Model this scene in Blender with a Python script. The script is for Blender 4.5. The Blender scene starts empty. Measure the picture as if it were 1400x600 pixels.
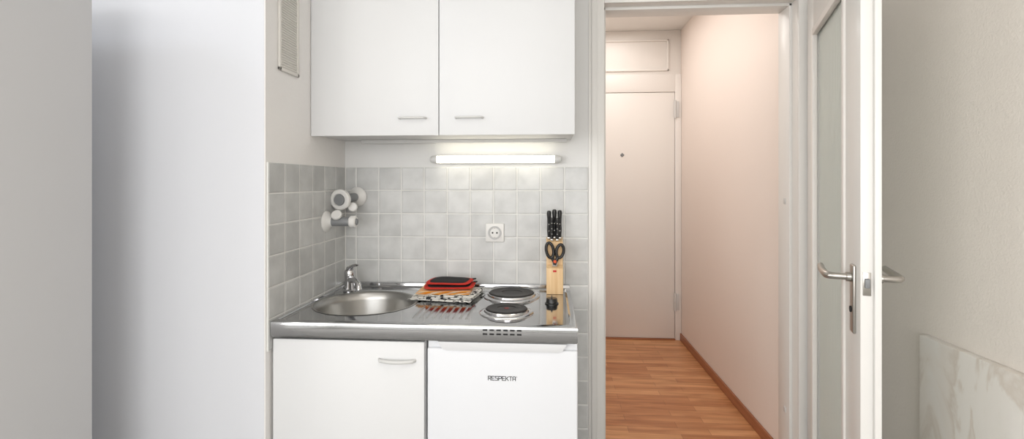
import bpy, bmesh, math, random
from mathutils import Vector, Matrix, noise
random.seed(4)
C = bpy.context.scene.collection
PI = math.pi

# ------------------------------------------------------------ materials
def lin(c):
    return tuple(((v/255)/12.92 if v/255 <= .04045 else ((v/255+.055)/1.055)**2.4) for v in c) + (1,)
def M(name, col, rough=.5, metal=0, bump=None, var=None, emit=None, trans=0, coat=0, ior=None, vscale=None):
    m = bpy.data.materials.new(name); m.use_nodes = True
    nt = m.node_tree; b = nt.nodes['Principled BSDF']
    b.inputs['Base Color'].default_value = lin(col)
    b.inputs['Roughness'].default_value = rough
    b.inputs['Metallic'].default_value = metal
    if trans: b.inputs['Transmission Weight'].default_value = trans
    if coat: b.inputs['Coat Weight'].default_value = coat
    if ior: b.inputs['IOR'].default_value = ior
    if emit:
        b.inputs['Emission Color'].default_value = lin(emit[0]); b.inputs['Emission Strength'].default_value = emit[1]
    tc = nt.nodes.new('ShaderNodeTexCoord')
    src = tc.outputs['Object']
    if vscale:
        mp = nt.nodes.new('ShaderNodeMapping'); mp.inputs['Scale'].default_value = vscale
        nt.links.new(src, mp.inputs[0]); src = mp.outputs[0]
    if var:   # (other colour, scale)
        n = nt.nodes.new('ShaderNodeTexNoise'); n.inputs['Scale'].default_value = var[1]; n.inputs['Detail'].default_value = 5
        nt.links.new(src, n.inputs['Vector'])
        r = nt.nodes.new('ShaderNodeValToRGB'); r.color_ramp.elements[0].position = .35; r.color_ramp.elements[1].position = .65
        r.color_ramp.elements[0].color = lin(col); r.color_ramp.elements[1].color = lin(var[0])
        nt.links.new(n.outputs['Fac'], r.inputs[0]); nt.links.new(r.outputs[0], b.inputs['Base Color'])
    if bump:
        n = nt.nodes.new('ShaderNodeTexNoise'); n.inputs['Scale'].default_value = bump[0]; n.inputs['Detail'].default_value = 3
        nt.links.new(src, n.inputs['Vector'])
        bp = nt.nodes.new('ShaderNodeBump'); bp.inputs['Strength'].default_value = bump[1]; bp.inputs['Distance'].default_value = bump[2] if len(bump) > 2 else .002
        nt.links.new(n.outputs['Fac'], bp.inputs['Height']); nt.links.new(bp.outputs[0], b.inputs['Normal'])
    return m

def mat_tile():
    m = M('glazed_tile', (196,196,194), .32)
    nt = m.node_tree; b = nt.nodes['Principled BSDF']; N = nt.nodes; L = nt.links
    tc = N['Texture Coordinate']
    n1 = N.new('ShaderNodeTexNoise'); n1.inputs['Scale'].default_value = 13; n1.inputs['Detail'].default_value = 7
    L.new(tc.outputs['Object'], n1.inputs['Vector'])
    r = N.new('ShaderNodeValToRGB'); r.color_ramp.elements[0].position = .3; r.color_ramp.elements[1].position = .7
    r.color_ramp.elements[0].color = lin((199,200,199)); r.color_ramp.elements[1].color = lin((220,221,220))
    L.new(n1.outputs['Fac'], r.inputs[0])
    at = N.new('ShaderNodeAttribute'); at.attribute_name = 'shade'
    mx = N.new('ShaderNodeMix'); mx.data_type = 'RGBA'; mx.blend_type = 'MULTIPLY'; mx.inputs[0].default_value = 1
    L.new(r.outputs[0], mx.inputs[6]); L.new(at.outputs['Color'], mx.inputs[7]); L.new(mx.outputs[2], b.inputs['Base Color'])
    n2 = N.new('ShaderNodeTexNoise'); n2.inputs['Scale'].default_value = 24; n2.inputs['Detail'].default_value = 2
    L.new(tc.outputs['Object'], n2.inputs['Vector'])
    bp = N.new('ShaderNodeBump'); bp.inputs['Strength'].default_value = .15; bp.inputs['Distance'].default_value = .003
    L.new(n2.outputs['Fac'], bp.inputs['Height']); L.new(bp.outputs[0], b.inputs['Normal'])
    return m

def mat_laminate(name='laminate_floor'):
    m = M(name, (180,110,65), .34)
    nt = m.node_tree; b = nt.nodes['Principled BSDF']; N = nt.nodes; L = nt.links
    tc = N['Texture Coordinate']
    br = N.new('ShaderNodeTexBrick'); br.offset = .37; br.offset_frequency = 2
    br.inputs['Scale'].default_value = 1; br.inputs['Brick Width'].default_value = .42; br.inputs['Row Height'].default_value = .068
    br.inputs['Mortar Size'].default_value = .0008; br.inputs['Bias'].default_value = 0
    br.inputs['Color1'].default_value = lin((230,174,124)); br.inputs['Color2'].default_value = lin((200,138,92)); br.inputs['Mortar'].default_value = lin((146,92,60))
    L.new(tc.outputs['Object'], br.inputs['Vector'])
    mp = N.new('ShaderNodeMapping'); mp.inputs['Scale'].default_value = (2.2, 20, 1); L.new(tc.outputs['Object'], mp.inputs[0])
    n = N.new('ShaderNodeTexNoise'); n.inputs['Scale'].default_value = 1.4; n.inputs['Detail'].default_value = 5; n.inputs['Distortion'].default_value = .8
    L.new(mp.outputs[0], n.inputs['Vector'])
    r = N.new('ShaderNodeValToRGB'); r.color_ramp.elements[0].position = .35; r.color_ramp.elements[1].position = .62
    r.color_ramp.elements[0].color = lin((218,204,194)); r.color_ramp.elements[1].color = (1,1,1,1)
    L.new(n.outputs['Fac'], r.inputs[0])
    mx = N.new('ShaderNodeMix'); mx.data_type = 'RGBA'; mx.blend_type = 'MULTIPLY'; mx.inputs[0].default_value = 1
    L.new(br.outputs['Color'], mx.inputs[6]); L.new(r.outputs[0], mx.inputs[7]); L.new(mx.outputs[2], b.inputs['Base Color'])
    return m

def mat_marble():
    m = M('white_marble', (225,218,208), .3)
    nt = m.node_tree; b = nt.nodes['Principled BSDF']; N = nt.nodes; L = nt.links
    tc = N['Texture Coordinate']
    mp = N.new('ShaderNodeMapping'); mp.inputs['Rotation'].default_value = (.7, 0, .3); mp.inputs['Scale'].default_value = (1, 3.0, 1.0); L.new(tc.outputs['Object'], mp.inputs[0])
    n = N.new('ShaderNodeTexNoise'); n.inputs['Scale'].default_value = 1.9; n.inputs['Detail'].default_value = 7; n.inputs['Distortion'].default_value = 1.0
    L.new(mp.outputs[0], n.inputs['Vector'])
    r = N.new('ShaderNodeValToRGB'); e = r.color_ramp.elements
    e[0].position = .3; e[0].color = lin((251,248,243)); e[1].position = .7; e[1].color = lin((251,249,245))
    a = e.new(.49); a.color = lin((232,224,214)); a = e.new(.45); a.color = lin((249,246,240)); a = e.new(.54); a.color = lin((246,241,234))
    L.new(n.outputs['Fac'], r.inputs[0]); L.new(r.outputs[0], b.inputs['Base Color'])
    return m

def mat_cloth(name, c1, c2, scale, rot=.3, kind='blotch'):
    m = M(name, c1, .9, bump=(300,.3,.0008))
    nt = m.node_tree; b = nt.nodes['Principled BSDF']; N = nt.nodes; L = nt.links
    tc = N['Texture Coordinate']
    mp = N.new('ShaderNodeMapping'); mp.inputs['Rotation'].default_value = (0,0,rot); L.new(tc.outputs['Object'], mp.inputs[0])
    r = N.new('ShaderNodeValToRGB'); r.color_ramp.interpolation = 'CONSTANT'
    if kind == 'blotch':
        k = N.new('ShaderNodeTexVoronoi'); k.inputs['Scale'].default_value = scale
        L.new(mp.outputs[0], k.inputs['Vector'])
        s = N.new('ShaderNodeSeparateColor'); L.new(k.outputs['Color'], s.inputs[0])
        L.new(s.outputs[0], r.inputs[0]); r.color_ramp.elements[1].position = .74
    else:
        k = N.new('ShaderNodeTexWave'); k.inputs['Scale'].default_value = scale
        L.new(mp.outputs[0], k.inputs['Vector']); L.new(k.outputs['Fac'], r.inputs[0]); r.color_ramp.elements[1].position = .68
    r.color_ramp.elements[0].color = lin(c1); r.color_ramp.elements[1].color = lin(c2)
    L.new(r.outputs[0], b.inputs['Base Color'])
    return m

WALL = M('white_plaster', (233,233,232), .85, bump=(140,.25,.002))
WALLF = M('smooth_cool_lit_white_paint', (226,228,233), .8, bump=(60,.08,.002))  # cool cast of the light on this wall is put into the colour
NICHE = M('rough_grey_plaster', (240,238,236), .9, bump=(85,.4,.003))
WALLR = M('woodchip_wallpaper', (238,232,224), .9, bump=(150,.5,.003))
HALLW = M('hall_paint', (241,230,222), .85, bump=(120,.2,.002))
CEIL = M('ceiling_paint', (234,232,228), .9)
ROOMF = M('grey_room_floor', (168,166,163), .8, var=((150,149,146), 8))
GROUT = M('grout', (236,236,233), .9, bump=(300,.2,.001))
TILE = mat_tile()
LAMI = mat_laminate()
WOODB = M('baseboard_wood', (176,118,82), .45, var=((156,100,68), 6), vscale=(1,.3,8))
LACQ = M('white_lacquer', (234,232,228), .4, coat=.1)
LACQD = M('door_lacquer', (240,236,231), .4)
CABW = M('cabinet_white', (226,227,228), .45)
CABE = M('cabinet_edge', (220,220,219), .5)
FRW = M('fridge_white', (230,232,236), .35)
GRIPW = M('fridge_grip_white', (224,225,227), .4)
HANDW = M('handle_white', (212,212,210), .4)
WARD = M('wardrobe_grey_laminate', (208,208,209), .6)
STEEL = M('polished_steel', (192,193,195), .09, 1, bump=(6,.02,.003))
STEELR = M('satin_steel', (188,189,190), .3, 1)
STEELB = M('brushed_steel_bowl', (182,181,178), .30, 1)
CHROME = M('chrome', (205,205,207), .08, 1)
SATIN = M('satin_nickel', (182,178,172), .28, 1)
IRON = M('black_hotplate', (34,32,32), .5, .2, bump=(200,.2,.001))
RED = M('red_dot', (190,30,28), .5)
ORNG = M('orange_plastic', (222,84,30), .5)
REDD = M('dark_red_dot', (130,24,24), .5)
BLK = M('black_plastic', (20,20,21), .32)
DARK = M('dark_gap', (30,30,31), .8)
BEECH = M('light_beech', (234,202,156), .5, var=((220,182,134), 5), vscale=(14,14,1.2))
GREYP = M('grey_plastic', (132,134,136), .4)
GREYL = M('light_grey_plastic', (184,184,184), .4)
WHP = M('white_plastic', (230,229,226), .35)
CAPW = M('lamp_cap_white', (218,218,216), .4)
GLOW = M('lamp_diffuser', (255,252,240), .4, emit=((255,248,228), 5.0))
GLASS = M('reeded_glass', (242,246,240), .34, trans=.45, ior=1.35)
MARB = mat_marble()
TOWA = mat_cloth('black_white_patterned_cotton', (240,239,234), (38,38,42), 110, .35)
TOWB = mat_cloth('orange_white_stripe_cotton', (240,156,36), (242,234,212), 16, 1.2, 'wave')
REDC = M('red_cotton', (204,46,32), .9, bump=(260,.4,.001))
BLKC = M('black_cotton', (30,29,32), .85, bump=(260,.4,.001))
VENTM = M('painted_vent', (224,221,215), .8)
VENTB = M('vent_backing', (212,208,201), .9)
INK = M('dark_grey_print', (30,30,34), .5)

# ------------------------------------------------------------ mesh builder
wl = {}
class MB:
    def __init__(s): s.bm = bmesh.new()
    def _merge(s, t):
        me = bpy.data.meshes.new('tmp'); t.to_mesh(me); t.free(); s.bm.from_mesh(me); bpy.data.meshes.remove(me)
    def box(s, x0,x1,y0,y1,z0,z1, b=0, seg=2):
        t = bmesh.new(); bmesh.ops.create_cube(t, size=1)
        for v in t.verts:
            v.co = Vector(((x0+x1)/2+v.co.x*(x1-x0), (y0+y1)/2+v.co.y*(y1-y0), (z0+z1)/2+v.co.z*(z1-z0)))
        if b: bmesh.ops.bevel(t, geom=t.edges[:], offset=b, segments=seg, profile=.5, affect='EDGES')
        s._merge(t); return s
    def lathe(s, prof, o=(0,0,0), d=(0,0,1), n=40):
        t = bmesh.new(); d = Vector(d).normalized(); q = Vector((0,0,1)).rotation_difference(d); o = Vector(o)
        rings = []
        for r, h in prof:
            if r < 1e-6: rings.append([t.verts.new(o + q @ Vector((0,0,h)))])
            else: rings.append([t.verts.new(o + q @ Vector((r*math.cos(2*PI*k/n), r*math.sin(2*PI*k/n), h))) for k in range(n)])
        for a, b in zip(rings, rings[1:]):
            for k in range(n):
                k2 = (k+1) % n
                if len(a) == 1 and len(b) == 1: continue
                if len(a) == 1: t.faces.new((a[0], b[k], b[k2]))
                elif len(b) == 1: t.faces.new((a[k], a[k2], b[0]))
                else: t.faces.new((a[k], a[k2], b[k2], b[k]))
        bmesh.ops.recalc_face_normals(t, faces=t.faces[:])
        s._merge(t); return s
    def cyl(s, o, d, r, h, b=0, n=32):
        b = b or min(r, h)*.08
        return s.lathe([(0,0),(r-b,0),(r,b),(r,h-b),(r-b,h),(0,h)], o, d, n)
    def tube(s, pts, r, n=12, flat=1, rs=None):
        t = bmesh.new(); pts = [Vector(p) for p in pts]; prev = None; rings = []
        up = Vector((0,0,1))
        for i, p in enumerate(pts):
            tan = (pts[min(i+1, len(pts)-1)] - pts[max(i-1, 0)]).normalized()
            if prev is None:
                a = tan.cross(up)
                if a.length < .1: a = tan.cross(Vector((0,1,0)))
                a.normalize()
            else:
                a = (prev - tan*prev.dot(tan)).normalized()
            prev = a; b = tan.cross(a)
            rr = rs[i] if rs else r
            rings.append([t.verts.new(p + a*math.cos(2*PI*k/n)*rr + b*math.sin(2*PI*k/n)*rr*flat) for k in range(n)])
        for A, B in zip(rings, rings[1:]):
            for k in range(n): t.faces.new((A[k], A[(k+1)%n], B[(k+1)%n], B[k]))
        t.faces.new(rings[0][::-1]); t.faces.new(rings[-1])
        bmesh.ops.recalc_face_normals(t, faces=t.faces[:])
        s._merge(t); return s
    def prism(s, poly, d, b=0):
        t = bmesh.new(); d = Vector(d)
        A = [t.verts.new(Vector(p)) for p in poly]; B = [t.verts.new(Vector(p)+d) for p in poly]
        t.faces.new(A); t.faces.new(B[::-1])
        for k in range(len(A)): t.faces.new((A[k], B[k], B[(k+1)%len(A)], A[(k+1)%len(A)]))
        bmesh.ops.recalc_face_normals(t, faces=t.faces[:])
        if b: bmesh.ops.bevel(t, geom=t.edges[:], offset=b, segments=2, profile=.5, affect='EDGES')
        s._merge(t); return s
    def slab(s, cx, cy, w, dpt, z0, th, rot=0, wav=.002, n=26, seed=0, pw=8, sq=.0, sag=0):   # soft cloth layer
        t = bmesh.new(); g = []; lo = []
        ca, sa = math.cos(rot), math.sin(rot)
        for i in range(n+1):
            ra = []; rb = []
            for j in range(n+1):
                u, v = i/n, j/n
                a, c = 2*u-1, 2*v-1
                e = max(0, 1-abs(a)**pw)**.5 * max(0, 1-abs(c)**pw)**.5
                rx = a*math.sqrt(1-sq*c*c*c*c); ry = c*math.sqrt(1-sq*a*a*a*a)    # rounds the corners
                x = rx*w/2; y = ry*dpt/2
                ww = noise.noise(Vector((x*9+seed, y*9, seed)))
                x2 = x + noise.noise(Vector((y*8, seed, 3)))*wav*2.5; y2 = y + noise.noise(Vector((x*8, seed, 9)))*wav*2.5
                X = cx + x2*ca - y2*sa; Y = cy + x2*sa + y2*ca
                dz = ww*wav - sag*(a*a*.6+c*c*.4)**2
                top = z0 + th*(.5+.5*e) + dz
                bot = z0 + th*.5*(1-e) + min(dz, 0) if sag else z0 + th*.5*(1-e)
                ra.append(t.verts.new((X, Y, top))); rb.append(t.verts.new((X, Y, min(bot, top-.0003))))
            g.append(ra); lo.append(rb)
        for i in range(n):
            for j in range(n):
                t.faces.new((g[i][j], g[i+1][j], g[i+1][j+1], g[i][j+1]))
                t.faces.new((lo[i][j], lo[i][j+1], lo[i+1][j+1], lo[i+1][j]))
            t.faces.new((g[i][0], lo[i][0], lo[i+1][0], g[i+1][0])); t.faces.new((g[i][n], g[i+1][n], lo[i+1][n], lo[i][n]))
            t.faces.new((g[0][i], g[0][i+1], lo[0][i+1], lo[0][i])); t.faces.new((g[n][i], lo[n][i], lo[n][i+1], g[n][i+1]))
        bmesh.ops.recalc_face_normals(t, faces=t.faces[:])
        s._merge(t); return s
    def build(s, name, mat, parent=None, origin=None, local=False, sharp=35):
        bm = s.bm
        o = Vector((0,0,0))
        if parent is not None and not local: o = wl[parent.name]
        if origin is not None: o = Vector(origin)
        if o.length: bmesh.ops.translate(bm, vec=-o, verts=bm.verts[:])
        for f in bm.faces: f.smooth = True
        for e in bm.edges:
            if len(e.link_faces) == 2 and e.calc_face_angle(0) > math.radians(sharp): e.smooth = False
        me = bpy.data.meshes.new(name); bm.to_mesh(me); bm.free()
        me.materials.append(mat)
        ob = bpy.data.objects.new(name, me); C.objects.link(ob)
        if parent is not None: ob.parent = parent
        elif origin is not None: ob.location = o
        wl[ob.name] = o if not local else Vector((0,0,0))
        return ob
def thing(name, label, cat, loc=(0,0,0), rz=0, group=None):
    o = bpy.data.objects.new(name, None); C.objects.link(o); o.location = loc; o.rotation_euler = (0,0,rz)
    o.empty_display_size = .05
    wl[o.name] = Vector(loc); o['label'] = label; o['category'] = cat
    if group: o['group'] = group
    return o
def tag(o, label, cat, group=None):
    o['label'] = label; o['category'] = cat
    if group: o['group'] = group
    return o
def st(o, label=None, cat=None):
    o['kind'] = 'structure'
    if label: o['label'] = label
    if cat: o['category'] = cat
    return o

# ------------------------------------------------------------ key dimensions
XL, YB, YW = -.91, 2.175, 1.545
XR, ZC = 1.27, 2.564
DX0, DX1, DZ, YD = .238, 1.037, 2.072, 2.32
HX, HY = 1.094, 4.265
YREAR = -2.6

# ------------------------------------------------------------ room shell
st(MB().box(-2.5, 1.4, YREAR-.1, YB+.05, -.1, 0).build('floor', ROOMF), 'floor of the room in front of the kitchenette', 'floor')
st(MB().box(-.2, 1.4, YB+.05, HY+.15, -.1, 0).build('floor_hall', LAMI), 'orange brown laminate floor in short staggered boards in the hall', 'floor')
st(MB().box(-2.5, 1.4, YREAR-.1, HY+.15, ZC, ZC+.1).build('ceiling', CEIL), 'flat white ceiling', 'ceiling')
wb = MB().box(-.91, .2, YB, YD, 0, ZC).box(.2, 1.075, YB, YD, DZ+.035, ZC).box(1.075, 1.4, YB, YD, 0, ZC)
wall_back = st(wb.build('wall_back', WALL), 'white plastered kitchen wall behind the kitchenette', 'wall')
wall_left = st(MB().box(-2.5, XL, YW, YD, 0, ZC).build('wall_left', WALLF), 'smooth white wall left of the kitchenette, cool light in its colour', 'wall')
nc = MB().box(XL-.001, XL+.004, YW+.001, YB-.001, 0, ZC-.001).build('niche_plaster', NICHE, wall_left)
st(nc)
st(MB().box(-2.6, -2.5, YREAR-.1, YW+.2, 0, ZC).build('wall_far_left', WALL), 'left side wall of the room outside the frame', 'wall')
st(MB().box(XR, XR+.13, YREAR-.1, YB, 0, ZC).build('wall_right', WALLR), 'beige grey woodchip wall right of the open door', 'wall')
st(MB().box(-2.5, XR, YREAR-.1, YREAR, 0, .8).box(-2.5, XR, YREAR-.1, YREAR, 2.35, ZC).box(-2.5, -2.0, YREAR-.1, YREAR, .8, 2.35).box(.9, XR, YREAR-.1, YREAR, .8, 2.35)
   .build('wall_rear', WALL), 'wall with a wide window behind the camera', 'wall')
fm = MB()
for x in (-2.0, -.58, .84): fm.box(x, x+.06, YREAR-.08, YREAR-.02, .8, 2.35, .004)
for z in (.8, 2.29): fm.box(-2.0, .9, YREAR-.08, YREAR-.02, z, z+.06, .004)
st(fm.build('window_1', LACQD), 'white window frame behind the camera', 'window')
# hall
st(MB().box(.0, .12, YD, HY, 0, ZC).build('wall_hall_left', HALLW), 'hall wall on the left behind the kitchen wall', 'wall')
st(MB().box(HX, HX+.15, YD, HY, 0, ZC).build('wall_hall_right', HALLW), 'long pinkish white wall on the right of the hall', 'wall')
st(MB().box(.0, HX+.15, HY, HY+.12, 0, ZC).build('wall_hall_back', HALLW), 'end wall of the hall around the entrance door', 'wall')
st(MB().box(HX-.013, HX, YD+.01, HY-.03, 0, .058, .003).build('baseboard_right', WOODB), 'brown wood baseboard along the right hall wall', 'baseboard')
st(MB().box(.12, .133, YD+.01, HY-.03, 0, .058, .003).build('baseboard_left', WOODB), 'brown wood baseboard along the left hall wall', 'baseboard')

# ------------------------------------------------------------ tiles
def tiles(name, cells, parent, face):
    bm = bmesh.new(); sh = bm.loops.layers.color.new('shade')
    for (a0, a1, z0, z1, base) in cells:
        g = .0021; a0 += g; a1 -= g; z0 += g; z1 -= g
        if a1-a0 < .006: continue
        b = .0035
        def P(a, z, d):
            return (a, YB-d, z) if face == 'y' else (XL+d, a, z)
        tx_, tz_ = random.uniform(-.006,.006), random.uniform(-.006,.006)
        ca, cz = (a0+a1)/2, (z0+z1)/2
        v0 = [bm.verts.new(P(a, z, .004)) for a, z in ((a0,z0),(a1,z0),(a1,z1),(a0,z1))]
        v1 = [bm.verts.new(P(a, z, .0092)) for a, z in ((a0,z0),(a1,z0),(a1,z1),(a0,z1))]
        v2 = [bm.verts.new(P(a, z, .0108+(a-ca)*tx_+(z-cz)*tz_)) for (a, z) in ((a0+b,z0+b),(a1-b,z0+b),(a1-b,z1-b),(a0+b,z1-b))]
        s = base*random.uniform(.95, 1.03)
        fs = []
        for A, B in ((v0,v1),(v1,v2)):
            for k in range(4): fs.append(bm.faces.new((A[k], A[(k+1)%4], B[(k+1)%4], B[k])))
        fs.append(bm.faces.new(v2))
        for f in fs:
            f.smooth = False
            for l in f.loops: l[sh] = (s, s, s, 1)
    bmesh.ops.recalc_face_normals(bm, faces=bm.faces[:])
    me = bpy.data.meshes.new(name); bm.to_mesh(me); bm.free(); me.materials.append(TILE)
    o = bpy.data.objects.new(name, me); C.objects.link(o); o.parent = parent; o['kind'] = 'structure'; return o
P = .102; ZT = 1.373; XT = .170
cells = []
xs = [XT-P*k for k in range(11)] + [XL+.011]
for c in range(11):
    a1, a0 = xs[c], xs[c+1]
    rows = 14 if c < 2 else 6
    for r in range(rows):
        z1 = ZT-P*r; z0 = max(0.002, z1-P)
        cells.append((a0, a1, z0, z1, 1.0))
gr = MB().box(XL+.002, XT, YB-.0086, YB+.001, ZT-6*P, ZT).box(XT-2*P, XT, YB-.0086, YB+.001, 0, ZT-6*P).build('grout_bed', GROUT, wall_back); gr['kind'] = 'structure'
tiles('wall_tiles', cells, wall_back, 'y')
cells = []
for c in range(6):
    y1 = YB-.011-P*c*.998; y0 = y1-P*.998
    for r in range(6):
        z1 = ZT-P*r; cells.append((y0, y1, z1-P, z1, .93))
gr = MB().box(XL, XL+.0086, YB-.011-6*P*.998, YB, ZT-6*P, ZT).build('grout_bed', GROUT, wall_left); gr['kind'] = 'structure'
tiles('wall_tiles', cells, wall_left, 'x')

# vent grille on niche wall
vt = thing('vent_grille', 'painted over wall vent grille high on the niche side wall', 'vent', (XL+.004, 1.684, 1.68))
f = MB()
vy0, vy1, vz0, vz1 = 1.618, 1.750, 1.685, 2.03
f.box(XL+.0045, XL+.013, vy0, vy0+.012, vz0, vz1, .002).box(XL+.0045, XL+.013, vy1-.012, vy1, vz0, vz1, .002)
f.box(XL+.0045, XL+.013, vy0, vy1, vz0, vz0+.012, .002).box(XL+.0045, XL+.013, vy0, vy1, vz1-.012, vz1, .002)
f.build('frame', VENTM, vt)
s_ = MB()
k = 0; z = vz0+.014
while z < vz1-.016:
    s_.prism([(XL+.006, vy0+.010, z+.0075),(XL+.0095, vy0+.010, z),(XL+.0105, vy0+.010, z+.002),(XL+.007, vy0+.010, z+.0095)], (0, vy1-vy0-.020, 0))
    z += .0085
s_.build('louvre', VENTM, vt)
MB().box(XL+.0045, XL+.0055, vy0+.01, vy1-.01, vz0+.01, vz1-.01).build('backing', VENTB, vt)

# ------------------------------------------------------------ door casing of the room door
tr = MB()
yf = YB-.013
tr.box(.184, DX0, yf, YB, 0, DZ+.056, .003).box(DX1, DX1+.056, yf, YB, 0, DZ+.056, .003).box(DX0, DX1, yf, YB, DZ, DZ+.056, .003)
tr.box(.200, DX0, YB, YD+.004, 0, DZ+.03).box(DX1, DX1+.036, YB, YD+.004, 0, DZ+.03).box(DX0, DX1, YB, YD+.004, DZ, DZ+.03)
tr.box(DX0-.001, DX0+.012, YB+.045, YD+.002, 0, DZ, .002).box(DX1-.012, DX1+.001, YB+.045, YD+.002, 0, DZ, .002).box(DX0, DX1, YB+.045, YD+.002, DZ-.012, DZ+.001, .002)
tr.box(.205, .211, yf-.002, yf+.002, 0, DZ+.033, .0012).box(.205, DX1+.035, yf-.002, yf+.002, DZ+.027, DZ+.033, .0012)
tr.box(.172, .184, YB-.006, YB, 0, ZC-.002, .001)
trim1 = st(tr.build('trim_1', LACQ), 'white steel casing around the opening into the hall', 'door frame')
for z in (.32, 1.225):
    hp = MB().box(DX1-.0145, DX1-.0105, YB+.075, YB+.095, z-.012, z+.012, .001); o = hp.build('hinge_pocket', HANDW, trim1)

# ------------------------------------------------------------ open glazed door
H = Vector((1.064, 2.148)); RZ = math.atan2(-.80, -.262)
d1 = thing('door_1', 'white glazed room door standing open, with reeded glass pane', 'door', (H.x, H.y, 0), RZ)
d1['kind'] = 'structure'
W, T1, T2 = .828, .028, .043
g0, g1, gz0, gz1 = .14, .652, .22, 1.885
lf = MB()
lf.box(0, g0, 0, T1, .008, DZ-.004, .0015).box(g1, W, 0, T1, .008, DZ-.004, .0015)
lf.box(g0, g1, 0, T1, .008, gz0, .0005).box(g0, g1, 0, T1, gz1, DZ-.004, .0005)
lf.box(.0, g0, T1, T2, .008, DZ+.010, .0015).box(g1, W+.014, T1, T2, .008, DZ+.010, .0015)
lf.box(g0, g1, T1, T2, .008, gz0, .0005).box(g0, g1, T1, T2, gz1, DZ+.010, .0005)
leaf = lf.build('door_leaf', LACQ, d1, local=True)
bd = MB()
for ya, yb_ in ((-.006, .012), (T2-.012, T2+.006)):
    bd.box(g0-.014, g0+.012, ya, yb_, gz0-.012, gz1+.014, .003).box(g1-.012, g1+.014, ya, yb_, gz0-.012, gz1+.014, .003)
    bd.box(g0, g1, ya, yb_, gz0-.012, gz0+.012, .003).box(g0, g1, ya, yb_, gz1-.012, gz1+.014, .003)
bd.build('glazing_bead', LACQD, d1, local=True)
bm = bmesh.new(); n = 32*8; fr = []; bk = []
for i in range(n+1):
    x = g0+.008+(g1-g0-.016)*i/n; y = .0200-.0030*abs(math.sin(PI*i/8))
    fr.append((bm.verts.new((x, y, gz0+.005)), bm.verts.new((x, y, gz1-.005))))
    bk.append((bm.verts.new((x, .0235, gz0+.005)), bm.verts.new((x, .0235, gz1-.005))))
for i in range(n):
    bm.faces.new((fr[i][0], fr[i+1][0], fr[i+1][1], fr[i][1])); bm.faces.new((bk[i][0], bk[i][1], bk[i+1][1], bk[i+1][0]))
    bm.faces.new((fr[i][1], fr[i+1][1], bk[i+1][1], bk[i][1])); bm.faces.new((fr[i][0], bk[i][0], bk[i+1][0], fr[i+1][0]))
bm.faces.new((fr[0][0], fr[0][1], bk[0][1], bk[0][0])); bm.faces.new((fr[n][0], bk[n][0], bk[n][1], fr[n][1]))
bmesh.ops.recalc_face_normals(bm, faces=bm.faces[:])
gp = MB(); gp.bm.free(); gp.bm = bm
gp.build('glass_pane', GLASS, d1, local=True)
sx, hz = .768, 1.052
for side in (-1, 1):
    y0 = 0 if side < 0 else T2
    e = MB()
    ya, yb_ = (y0-.008, y0+.0005) if side < 0 else (y0-.0005, y0+.008)
    e.box(sx-.019, sx+.019, ya, yb_, .902, 1.086, .004, 3)
    es = e.build('escutcheon', SATIN, d1, local=True)
    k = MB().cyl((sx, ya if side < 0 else yb_, .965), (0, side, 0), .0085, .003)
    ks = k.build('keyhole', DARK, es, local=True)
    l = MB()
    yy = y0 + side*.008
    l.cyl((sx, yy, hz), (0, side, 0), .013, .012)
    pts = [(sx, yy, hz), (sx, y0+side*.045, hz), (sx-.004, y0+side*.056, hz), (sx-.014, y0+side*.062, hz), (sx-.04, y0+side*.063, hz+.001), (sx-.09, y0+side*.062, hz+.003), (sx-.13, y0+side*.058, hz+.008), (sx-.138, y0+side*.056, hz+.010)]
    l.tube(pts, .0095, 14, rs=[.009,.009,.0095,.010,.010,.0095,.0085,.004])
    l.build('lever_handle', SATIN, d1, local=True)
MB().box(W-.001, W+.002, .005, .023, 1.015, 1.075, .0005).build('lock_plate', SATIN, d1, local=True)
MB().box(W, W+.011, .008, .020, 1.035, 1.060, .003).build('latch_bolt', GREYP, d1, local=True)
for z in (.25, 1.85):
    MB().cyl((-.004, T2+.004, z), (0,0,1), .008, .09).build('hinge', SATIN, d1, local=True)

# ------------------------------------------------------------ entrance door at the end of the hall
d2 = thing('door_2', 'plain white entrance door with peephole at the end of the hall', 'door', (.6, HY, 0)); d2['kind'] = 'structure'
MB().box(.17, 1.040, HY-.036, HY-.002, .012, 2.047, .003).build('door_leaf', LACQD, d2)
c = MB()
c.box(1.043, HX-.001, HY-.042, HY-.001, 0, 2.195, .003).box(.121, .167, HY-.042, HY-.001, 0, 2.195, .003).box(.167, 1.043, HY-.042, HY-.001, 2.050, 2.195, .003)
c.build('door_frame', LACQD, d2)
ph = MB().lathe([(0,.0),(.018,0),(.018,.003),(.012,.006),(.0,.006)], (.612, HY-.036, 1.53), (0,-1,0), 4)
ph.build('peephole', GREYP, d2)
for z in (.24, 1.83):
    MB().cyl((1.041, HY-.050, z), (0,0,1), .009, .15).box(1.041, 1.075, HY-.051, HY-.041, z+.01, z+.14, .001).build('hinge', HANDW, d2)
MB().box(.165, 1.044, HY-.05, HY, .0, .010, .002).build('threshold', WOODB, d2)
t2 = MB()
t2.box(.121, HX-.001, HY-.03, HY-.001, 2.196, ZC-.001, .002)
t2.box(.2, .992, HY-.046, HY-.029, 2.225, 2.240, .003).box(.2, .992, HY-.046, HY-.029, 2.471, 2.486, .003).box(.977, .992, HY-.046, HY-.029, 2.225, 2.486, .003).box(.2, .215, HY-.046, HY-.029, 2.225, 2.486, .003)
st(t2.build('trim_2', LACQD), 'white framed panel above the entrance door', 'panel')

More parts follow.
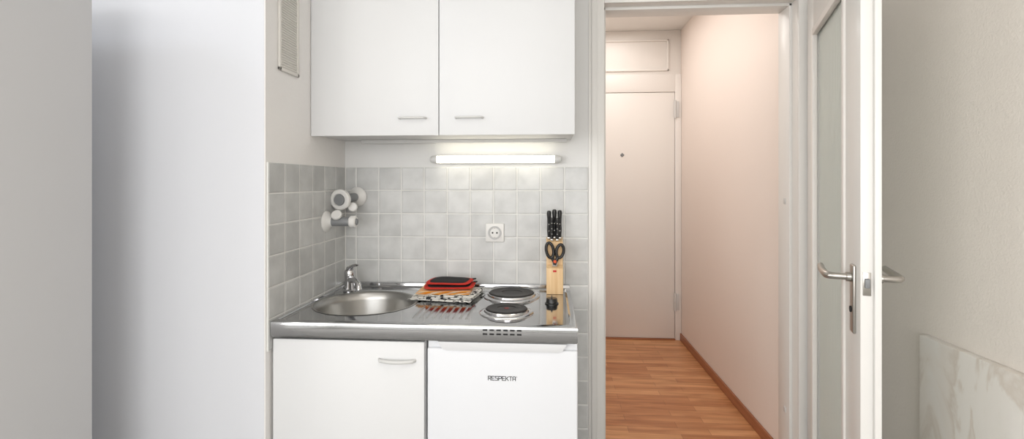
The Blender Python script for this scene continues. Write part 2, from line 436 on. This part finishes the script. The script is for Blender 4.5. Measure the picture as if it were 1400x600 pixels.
# ------------------------------------------------------------ wardrobe at the left edge
wx = -1.3
w = thing('wardrobe', 'plain grey tall wardrobe front at the left edge of the room', 'wardrobe', (-1.6, 1.0, 0))
MB().box(-1.88, wx-.02, .70, 1.342, 0, 1.88, .002).build('body', WARD, w)
MB().box(wx-.0195, wx, .702, 1.34, .06, 1.875, .0015).build('door', WARD, w)

# ------------------------------------------------------------ marble slab on the right wall
tag(MB().box(XR-.030, XR-.001, .55, 1.775, 0, .797, .002).build('marble_slab', MARB, origin=(XR-.015, 1.2, 0)),
    'cream veined marble slab standing upright against the right wall', 'marble slab')

# ------------------------------------------------------------ worktop
X0, X1, YF, YE = XL+.0125, .0905, 1.560, 2.162
ZW = .857; ZI = .8525
wt = thing('worktop', 'polished stainless steel worktop with built in sink and hob', 'worktop', (-.41, 1.86, .806))
SC = Vector((-.688, 1.853)); SR = .190
ix0, ix1, iy0, iy1 = -.889, .068, 1.598, 2.128
bm = bmesh.new()
def V(x, y, z): return bm.verts.new((x, y, z))
px1 = -.478; N = 72
ring = []; outer = []
cs = [math.atan2(y-SC.y, x-SC.x) % (2*PI) for x, y in ((ix0,iy0),(px1,iy0),(px1,iy1),(ix0,iy1))]
angs = [2*PI*k/N for k in range(N)]
for cang in cs:
    k = min(range(N), key=lambda q: abs(angs[q]-cang)); angs[k] = cang
for a in angs:
    dx, dy = math.cos(a), math.sin(a)
    ts = []
    if dx > 1e-9: ts.append((px1-SC.x)/dx)
    if dx < -1e-9: ts.append((ix0-SC.x)/dx)
    if dy > 1e-9: ts.append((iy1-SC.y)/dy)
    if dy < -1e-9: ts.append((iy0-SC.y)/dy)
    t = min(ts)
    outer.append(V(SC.x+dx*t, SC.y+dy*t, ZI)); ring.append(V(SC.x+dx*(SR+.0), SC.y+dy*(SR+.0), ZI))
for k in range(N): bm.faces.new((ring[k], outer[k], outer[(k+1)%N], ring[(k+1)%N]))
bm.faces.new((V(px1,iy0,ZI), V(ix1,iy0,ZI), V(ix1,iy1,ZI), V(px1,iy1,ZI)))
def loop(x0,x1,y0,y1,z,r=.0): return [V(x0,y0,z),V(x1,y0,z),V(x1,y1,z),V(x0,y1,z)]
Ls = [loop(ix0,ix1,iy0,iy1,ZI), loop(ix0-.003,ix1+.006,iy0-.006,iy1+.004,ZW), loop(X0+.002,X1-.005,YF+.005,iy1+.012,ZW), ]
Ls.append(loop(X0+.0005,X1-.0015,YF+.0015,iy1+.0125,ZW-.0015)); Ls.append(loop(X0,X1,YF,iy1+.013,ZW-.005))
Ls.append(loop(X0,X1,YF,iy1+.013,.812)); Ls.append(loop(X0+.003,X1-.003,YF+.004,iy1+.012,.806)); Ls.append(loop(X0+.02,X1-.02,YF+.02,iy1-.0,.806))
for A, B in zip(Ls, Ls[1:]):
    for k in range(4): bm.faces.new((A[k], B[k], B[(k+1)%4], A[(k+1)%4]))
bmesh.ops.recalc_face_normals(bm, faces=bm.faces[:])
top = MB(); top.bm.free(); top.bm = bm
top.box(X0, X1, iy1+.012, YE, .81, .869, .003)
steel_top = top.build('steel_top', STEEL, wt)
sb = MB().lathe([(SR+.004,ZI+.001),(SR+.0015,ZI+.0022),(SR-.003,ZI+.001),(SR-.010,ZI-.006),(SR-.016,ZI-.03),(SR-.020,ZI-.10),(SR-.035,ZI-.130),(SR-.065,ZI-.145),(.06,ZI-.150),(.038,ZI-.153),(.0,ZI-.155)], (SC.x,SC.y,0), n=72)
bowl = sb.build('sink_bowl', STEELB, wt, sharp=60)
MB().lathe([(.036,ZI-.1505),(.033,ZI-.1495),(.02,ZI-.1515),(.0,ZI-.151)], (SC.x,SC.y,0)).build('drain', CHROME, bowl)
for k in range(9):
    x = -.452+k*.0225
    MB().tube([(x, 1.640, ZI-.006), (x, 1.655, ZI-.0026), (x, 1.80, ZI-.0026), (x, 1.815, ZI-.006)], .0052, 14).build('draining_rib', STEELR, wt)
for r_ in range(2):
    for k in range(6):
        x = -.206+k*.0215; z = .8445-r_*.0125
        MB().box(x, x+.0145, YF-.0006, YF+.0004, z-.0025, z+.0025, .0003).build('vent_slot', DARK, wt)
for (x, y, R_, lab) in ((-.147, 1.993, .090, 0), (-.146, 1.742, .0725, 1)):
    rg = MB().lathe([(R_+.022,0),(R_+.021,.003),(R_+.012,.006),(R_+.006,.0065),(R_+.004,.0125),(R_+.001,.0135),(R_-.001,.009)], (x,y,ZI), n=56)
    ring_o = rg.build('hotplate_ring', CHROME, wt, sharp=50)
    pl = MB().lathe([(R_,.004),(R_,.015),(R_-.003,.0175),(R_-.012,.0182),(R_-.014,.0175),(R_*.45,.0170),(R_*.44,.0155),(0,.0155)], (x,y,ZI), n=56)
    po = pl.build('hotplate', IRON, wt)
    if lab: MB().lathe([(.0,.0168),(.0085,.0165),(.009,.0150)], (x,y,ZI)).build('red_dot', REDD, po)
kn = MB().lathe([(0,0),(.026,0),(.026,.003),(.022,.005),(.0205,.018),(.019,.021),(0,.021)], (.012,1.882,ZI), n=36).box(.009,.015,1.862,1.902,ZI+.019,ZI+.027,.002)
kn.build('control_knob', BLK, wt)

# mixer tap
tx, ty = -.828, 2.036
tp = thing('mixer_tap', 'chrome single lever mixer tap at the back left of the sink', 'tap', (tx,ty,ZI))
MB().lathe([(0,.0005),(.026,.0005),(.026,.006),(.021,.010),(.0195,.04),(.021,.065),(.022,.078),(.019,.088),(.0,.092)], (tx,ty,ZI), n=36).build('body', CHROME, tp)
dirv = Vector((.62,-.78,0))
pts = [Vector((tx,ty,ZI+.045))+dirv*a+Vector((0,0,b)) for a, b in ((0,0),(.03,.008),(.06,.013),(.09,.012),(.112,.005),(.122,-.008),(.124,-.018))]
MB().tube(pts, .011, 16, rs=[.014,.0125,.0115,.011,.0115,.0115,.0115]).build('spout', CHROME, tp)
MB().tube([Vector((tx,ty,ZI+.088)), Vector((tx+.004,ty-.006,ZI+.098)), Vector((tx+.028,ty-.03,ZI+.112)), Vector((tx+.05,ty-.052,ZI+.118)), Vector((tx+.055,ty-.057,ZI+.118))], .01, 14, flat=.6, rs=[.017,.015,.010,.009,.005]).build('lever', CHROME, tp)

# ------------------------------------------------------------ base cabinet
YD0 = 1.574
bc = thing('base_cabinet', 'white kitchen base cabinet with one door under the sink', 'cabinet', (-.65, 1.86, 0))
MB().box(-.905,-.889,YD0+.02,2.12,.08,.803).box(-.410,-.394,YD0+.02,2.12,.08,.803).box(-.889,-.410,YD0+.02,2.12,.08,.096).box(-.889,-.410,2.105,2.12,.096,.803).build('body', CABE, bc)
MB().box(-.90,-.396,YD0+.06,YD0+.075,.0,.08).build('plinth', CABE, bc)
dd = MB().box(-.897,-.396,YD0,YD0+.018,.085,.797,.0015).build('door', CABW, bc)
h = MB()
hx0, hx1, hzz = -.543, -.425, .738
pts = [(hx0, YD0+.001, hzz)]
for k in range(13):
    u = k/12; pts.append((hx0+.006+(hx1-hx0-.012)*u, YD0-.012-.012*math.sin(PI*u), hzz))
pts.append((hx1, YD0+.001, hzz))
h.tube(pts, .0045, 10, flat=1.3)
h.build('handle', HANDW, dd)

# ------------------------------------------------------------ fridge
fr_ = thing('refrigerator', 'small white undercounter refrigerator beside the base cabinet', 'refrigerator', (-.15,1.86,0))
MB().box(-.384,.088,YD0+.05,2.10,.01,.800,.004).build('body', FRW, fr_)
fx0, fx1 = -.386, .091
fd = MB().box(fx0,fx1,YD0,YD0+.045,.05,.780,.006,3).box(fx0,fx1,YD0+.012,YD0+.045,.770,.802,.004).build('door', FRW, fr_)
g0x, g1x, zt, zb = -.352, .058, .802, .780
poly = [(g0x, zt), (g0x+.006, zt-.010), (g0x+.016, zb-.002), (g0x+.03, zb-.005), (g1x-.03, zb-.005), (g1x-.016, zb-.002), (g1x-.006, zt-.010), (g1x, zt)]
g = MB().prism([(x, YD0-.006, z) for x, z in poly], (0,.019,0), .0015)
g.build('grip', GRIPW, fd)
# stroke-built wide lettering (grid 4 wide x 5 high)
GL = {'R': [(0,0,0,5),(0,5,3.4,5),(3.4,5,4,4.4),(4,4.4,4,3.0),(4,3.0,3.4,2.4),(3.4,2.4,0,2.4),(2.0,2.4,4,0)],
 'E': [(4,5,0,5),(0,5,0,0),(0,0,4,0),(0,2.5,3.4,2.5)],
 'S': [(4,5,.6,5),(.6,5,0,4.4),(0,4.4,0,3.2),(0,3.2,.6,2.6),(.6,2.6,3.4,2.6),(3.4,2.6,4,2),(4,2,4,.6),(4,.6,3.4,0),(3.4,0,0,0)],
 'P': [(0,0,0,5),(0,5,3.4,5),(3.4,5,4,4.4),(4,4.4,4,2.8),(4,2.8,3.4,2.2),(3.4,2.2,0,2.2)],
 'K': [(0,0,0,5),(0,2.5,1.4,2.5),(1.4,2.5,4,5),(1.4,2.5,4,0)],
 'T': [(0,5,4,5),(2,5,2,0)],
 'A': [(0,0,0,4.2),(0,4.2,.8,5),(.8,5,3.2,5),(3.2,5,4,4.2),(4,4.2,4,0),(0,2.1,4,2.1)]}
def strokes(txt, x, z, h, w_, gap, th, y, parent, mat):
    for ch in txt:
        b = MB(); sx_, sz_ = w_/4, h/5
        for (a, c_, d_, e_) in GL[ch]:
            p = Vector((x+a*sx_, z+c_*sz_)); q = Vector((x+d_*sx_, z+e_*sz_)); dr_ = (q-p).normalized(); nn = Vector((-dr_.y, dr_.x))*th/2; ex = dr_*th/2
            pl_ = [p-ex+nn, q+ex+nn, q+ex-nn, p-ex-nn]
            b.prism([(v.x, y-.0003, v.y) for v in pl_], (0,.0005,0))
        b.build('letter', mat, parent)
        x += w_+gap
    return x
xe = strokes('RESPEKTA', -.190, .6828, .0122, .0082, .0029, .0022, YD0, fr_, INK)
rg_ = MB()
rr = .0019; rx, rz2 = xe+.0006, .6944
rg_.tube([(rx+rr*math.cos(2*PI*k/14), YD0-.0001, rz2+rr*math.sin(2*PI*k/14)) for k in range(15)], .0003, 6)
rg_.build('registered_mark', INK, fr_)

# ------------------------------------------------------------ upper cabinet
UY = 1.85; UZ = 1.483
uc = thing('wall_cabinet', 'white two door wall cabinet hanging above the worktop', 'cabinet', (-.41, 2.0, UZ))
ux0, ux1 = -.904, .096
MB().box(ux0,ux1,UY+.02,YB-.002,UZ+.006,UZ+.022,.001).box(ux0,ux0+.016,UY+.02,YB-.002,UZ+.022,2.2).box(ux1-.016,ux1,UY+.02,YB-.002,UZ+.022,2.2).box(ux0,ux1,UY+.02,YB-.002,2.2,2.216).build('body', CABE, uc)
xm = -.4095
for a, b in ((ux0,xm-.0015),(xm+.0015,ux1)):
    dd = MB().box(a,b,UY,UY+.018,UZ,2.214,.0015).build('door', CABW, uc)
    hx = (-.5085 if a < -.5 else -.2945)
    hh = MB(); pts = [(hx-.05,UY+.001,1.5475),(hx-.049,UY-.015,1.5475),(hx-.045,UY-.020,1.5475),(hx,UY-.022,1.5475),(hx+.045,UY-.020,1.5475),(hx+.049,UY-.015,1.5475),(hx+.05,UY+.001,1.5475)]
    hh.tube(pts, .0042, 12).build('handle', HANDW, dd)
MB().box(ux0+.1, ux1-.02, 2.10, 2.118, UZ-.010, UZ+.006, .002).build('hanging_rail', CABE, uc)

# ------------------------------------------------------------ under cabinet lamp
lx0, lx1, lz = -.510, .056, 1.405
lp = thing('strip_light', 'glowing white strip light fixed on the wall under the wall cabinet', 'lamp', (-.227, 2.15, lz))
MB().box(lx0+.02,lx1-.02,2.145,YB-.001,lz-.017,lz+.017,.003).build('housing', WHP, lp)
MB().tube([(lx0+.028,2.133,lz),(lx1-.028,2.133,lz)], .0150, 24).build('diffuser', GLOW, lp)
for a, s in ((lx0+.03,-1),(lx1-.03,1)):
    MB().lathe([(0,0),(.0165,0),(.0165,.016),(.013,.026),(.006,.030),(0,.030)], (a,2.133,lz), (s,0,0), 28).box(min(a,a+s*.02),max(a,a+s*.02),2.135,YB-.002,lz-.015,lz+.015,.003).build('end_cap', CAPW, lp)

# ------------------------------------------------------------ socket
so = thing('wall_socket', 'white square wall socket on the grey tiles above the hob', 'socket', (-.232, YB-.011, 1.088))
SY = YB-.0112
MB().box(-.272,-.192,SY-.008,SY,1.048,1.128,.003,3).build('plate', WHP, so)
MB().lathe([(.029,.0),(.029,.011),(.0215,.011),(.0195,.001),(0,.001)], (-.232,SY-.0005,1.088), (0,-1,0), 40).build('insert', GREYL, so)
for dx in (-.0095,.0095): MB().cyl((-.232+dx,SY-.009,1.088),(0,-1,0),.0036,.0015).build('contact_hole', DARK, so)
for z in (1.106, 1.066): MB().box(-.235,-.229,SY-.013,SY-.004,z,z+.004).build('earth_clip', SATIN, so)

# ------------------------------------------------------------ suction holders in the corner
def holder(o, d, endr, endl, barl, label):
    o = Vector(o); d = Vector(d).normalized()
    t = thing('suction_holder', label, 'suction holder', o, 0, 'suction holders in the tiled corner')
    MB().lathe([(0,-.0005),(.041,-.0005),(.043,.004),(.040,.009),(.030,.015),(.021,.022),(.018,.03),(0,.031)], o, d, 40).build('suction_cup', WHP, t)
    MB().lathe([(0,.025),(.0185,.025),(.0185,barl-.004),(.0165,barl),(0,barl)], o, d, 28).build('bar', GREYP, t)
    c = MB().lathe([(0,barl-.006),(endr*.7,barl-.006),(endr,barl+.002),(endr,barl+endl-.004),(endr-.005,barl+endl),(endr*.62,barl+endl),(endr*.60,barl+endl-.003),(0,barl+endl-.003)], o, d, 40)
    cap = c.build('end_cap', WHP, t)
    MB().lathe([(0,barl+endl-.0025),(endr*.56,barl+endl-.0025),(endr*.5,barl+endl+.004),(0,barl+endl+.005)], o, d, 32).build('button', GREYP, cap)
    return t
ta = holder((XL+.0112, 1.965, 1.148), (1,0,0), .024, .024, .104, 'grey and white suction holder pointing sideways, lower of the two in the corner')
p = Vector((XL+.0125, 1.965, 1.148))
MB().cyl((p.x+.052,p.y-.012,p.z+.024),(0,-.5,.35),.021,.014,.003).build('lock_knob', WHP, ta)
tb = holder((-.842, YB-.0112, 1.243), (-.13,-1,-.06), .043, .020, .135, 'grey and white suction holder with a round disc facing the room, upper one')
p = Vector((-.85, 2.07, 1.225))
MB().box(p.x-.02,p.x+.02,p.y-.02,p.y+.03,p.z-.028,p.z-.006,.006).build('lock_lever', GREYP, tb)
MB().cyl((p.x+.028,p.y-.012,p.z-.024),(.2,-1,.2),.019,.014,.003).build('lock_knob', WHP, tb)

# ------------------------------------------------------------ knife block, knives, scissors
kx0, kx1 = -.009, .059
kb = thing('knife_block', 'light beech knife block standing at the back right of the worktop', 'knife block', (.025,2.09,ZI))
ky0, kym, ky1 = 2.035, 2.068, 2.126
MB().prism([(kx0,ky0,ZI+.0005),(kx0,ky1,ZI+.0005),(kx0,ky1,1.075),(kx0,kym,1.062),(kx0,kym,.968),(kx0,ky0,.958)], (kx1-kx0,0,0), .0018).build('wooden_body', BEECH, kb)
MB().box(.018,.032,ky0-.0012,ky0+.0005,.943,.951,.0004).build('badge', RED, kb)
def knife(x, y, z0, ln, w_, label):
    t = thing('kitchen_knife', label, 'knife', (x,y,z0), 0, 'knives in the block')
    q = []
    for u, s in ((0,.75),(.12,.8),(.3,1.0),(.5,.86),(.7,.9),(.88,1.15),(.97,1.0),(1.0,.6)): q.append((u*ln+.006, s))
    bm_ = MB()
    bm_.tube([(x, y+.0015*math.sin(h_*40), z0+h_) for h_, s in q], w_, 14, flat=1.35, rs=[w_*s for h_, s in q])
    bm_.build('handle', BLK, t)
    MB().box(x-w_*.75,x+w_*.75,y-.009,y+.009,z0+.0004,z0+.008,.001).build('bolster', SATIN, t)
    for u in (.25,.5,.75): MB().cyl((x, y-w_*1.18, z0+.006+u*ln), (0,-1,0), .0016, .0012, n=12).build('rivet', SATIN, t)
    return t
knife(.002, 2.100, 1.070, .112, .0083, 'black handled kitchen knife, leftmost in the beech block')
knife(.0245, 2.108, 1.071, .116, .0086, 'black handled kitchen knife in the middle of the back row of the block')
knife(.047, 2.103, 1.070, .114, .0084, 'black handled kitchen knife, rightmost in the beech block')
knife(.0135, 2.080, 1.0645, .090, .0070, 'shorter black handled knife left in the front row of the block')
knife(.036, 2.080, 1.0645, .088, .0070, 'shorter black handled knife right in the front row of the block')
sc = thing('scissors', 'black handled kitchen scissors in the front slot of the knife block', 'scissors', (.026,2.05,.962))
def oval(cx, cz, rx, rz, tilt, n=28):
    return [(cx+rx*math.cos(2*PI*k/n)*math.cos(tilt)-rz*math.sin(2*PI*k/n)*math.sin(tilt), 2.05, cz+rx*math.cos(2*PI*k/n)*math.sin(tilt)+rz*math.sin(2*PI*k/n)*math.cos(tilt)) for k in range(n+1)]
for s, rz_ in ((-1,.031),(1,.027)):
    l = MB().tube(oval(.026+s*.0205, 1.026+(.003 if s<0 else 0), .0145, rz_, s*-.16), .0062, 12)
    l.tube([(.026+s*.012,2.05,.999),(.026+s*.004,2.05,.985),(.026,2.05+s*.002,.970)], .007, 10)
    l.build('handle', BLK, sc)
MB().box(.016,.036,2.0475,2.0525,.9635,.982,.001).build('blade', SATIN, sc)
MB().cyl((.026,2.0465,.984),(0,-1,0),.0065,.004).build('pivot_screw', ORNG, sc)

# ------------------------------------------------------------ towels and pot holders
ta_ = MB().slab(-.402, 1.975, .250, .215, ZI+.0025, .0065, -.12, .0015, seed=1).slab(-.400, 1.980, .240, .200, ZI+.0085, .0065, -.06, .002, seed=2).slab(-.392, 1.984, .236, .192, ZI+.0145, .006, -.16, .002, seed=3)
tag(ta_.build('tea_towel', TOWA, origin=(-.40,1.975,ZI)), 'folded black and white patterned tea towel at the bottom of the stack beside the sink', 'tea towel')
tb_ = MB().slab(-.410, 1.985, .212, .172, ZI+.021, .006, .03, .002, seed=5).slab(-.406, 1.992, .205, .166, ZI+.0268, .006, .07, .002, seed=6)
tag(tb_.build('tea_towel', TOWB, origin=(-.402,1.995,ZI+.0245)), 'folded orange and white striped tea towel lying on the patterned one', 'tea towel')
def pot_holder(cx, cy, z, rot, label, seed, w_, d_):
    t = thing('pot_holder', label, 'pot holder', (cx,cy,z), 0, 'red and black pot holders on the towels')
    MB().slab(cx, cy, w_, d_, z, .0085, rot, .003, seed=seed, pw=4, sq=.26, sag=.002).build('pad', REDC, t)
    MB().slab(cx, cy, w_-.030, d_-.030, z+.0052, .0055, rot, .003, seed=seed, pw=4, sq=.26, sag=.0012).build('quilted_panel', BLKC, t)
    lx, ly = cx+math.cos(rot+.5)*w_*.52, cy+math.sin(rot+.5)*w_*.52
    MB().tube([(lx+.014*math.cos(a), ly+.010*math.sin(a), z+.005+.002*math.cos(a)) for a in [2*PI*k/16 for k in range(17)]], .002, 8).build('hanging_loop', BLKC, t)
pot_holder(-.396, 1.998, ZI+.0370, .06, 'red edged black pot holder lying directly on the striped towel', 2.3, .200, .158)
pot_holder(-.398, 2.008, ZI+.0505, -.07, 'red edged black pot holder on top of the towel stack', 2.3, .182, .142)

# ------------------------------------------------------------ lights
def area(name, loc, rot, sx, sy, e, col):
    l = bpy.data.lights.new(name, 'AREA'); l.shape = 'RECTANGLE'; l.size = sx; l.size_y = sy; l.energy = e; l.color = col
    o = bpy.data.objects.new(name, l); C.objects.link(o); o.location = loc; o.rotation_euler = rot; return o
area('window_daylight', (-.55, YREAR-.12, 1.57), (PI/2,0,0), 2.8, 1.5, 62, (1,.995,.99))
area('left_fill', (-2.45, -1.65, 1.6), (PI/2,0,-PI/2), 1.7, 1.5, 46, (1,.985,.965))  # added fill for the right wall; there is no window on this side
lo = Vector((-2.2, .5, 2.42)); tg = Vector((-1.1, 1.6, 1.6))
area('side_daylight', lo, (tg-lo).to_track_quat('-Z','Y').to_euler(), .25, .25, 3.6, (.88,.93,1))
area('overhead_fill', (.1, .1, ZC-.03), (0,0,0), .8, .8, 5, (1,.98,.96))  # added overhead fill for the right wall and niche, not a room lamp
area('hall_ceiling_light', (.48, 3.25, ZC-.02), (0,0,0), .45, 1.5, 10, (1,.96,.92))
wd = bpy.data.worlds.new('world'); bpy.context.scene.world = wd; wd.use_nodes = True
bg = wd.node_tree.nodes['Background']; bg.inputs[0].default_value = (.95,.97,1,1); bg.inputs[1].default_value = 1.0

# ------------------------------------------------------------ camera
Z = 1.0; CX, CY = 700, 300
cam = bpy.data.cameras.new('camera'); co = bpy.data.objects.new('camera', cam); C.objects.link(co)
cam.sensor_width = 36; cam.lens = 36*685/1400*Z; cam.shift_x = (CX-700)/1400*Z; cam.shift_y = -(CY-248)/1400*Z; cam.clip_start = .02
co.location = (0,0,1.31); co.rotation_euler = (PI/2, 0, math.radians(4.17))
bpy.context.scene.camera = co
bpy.context.scene.view_settings.view_transform = 'Standard'
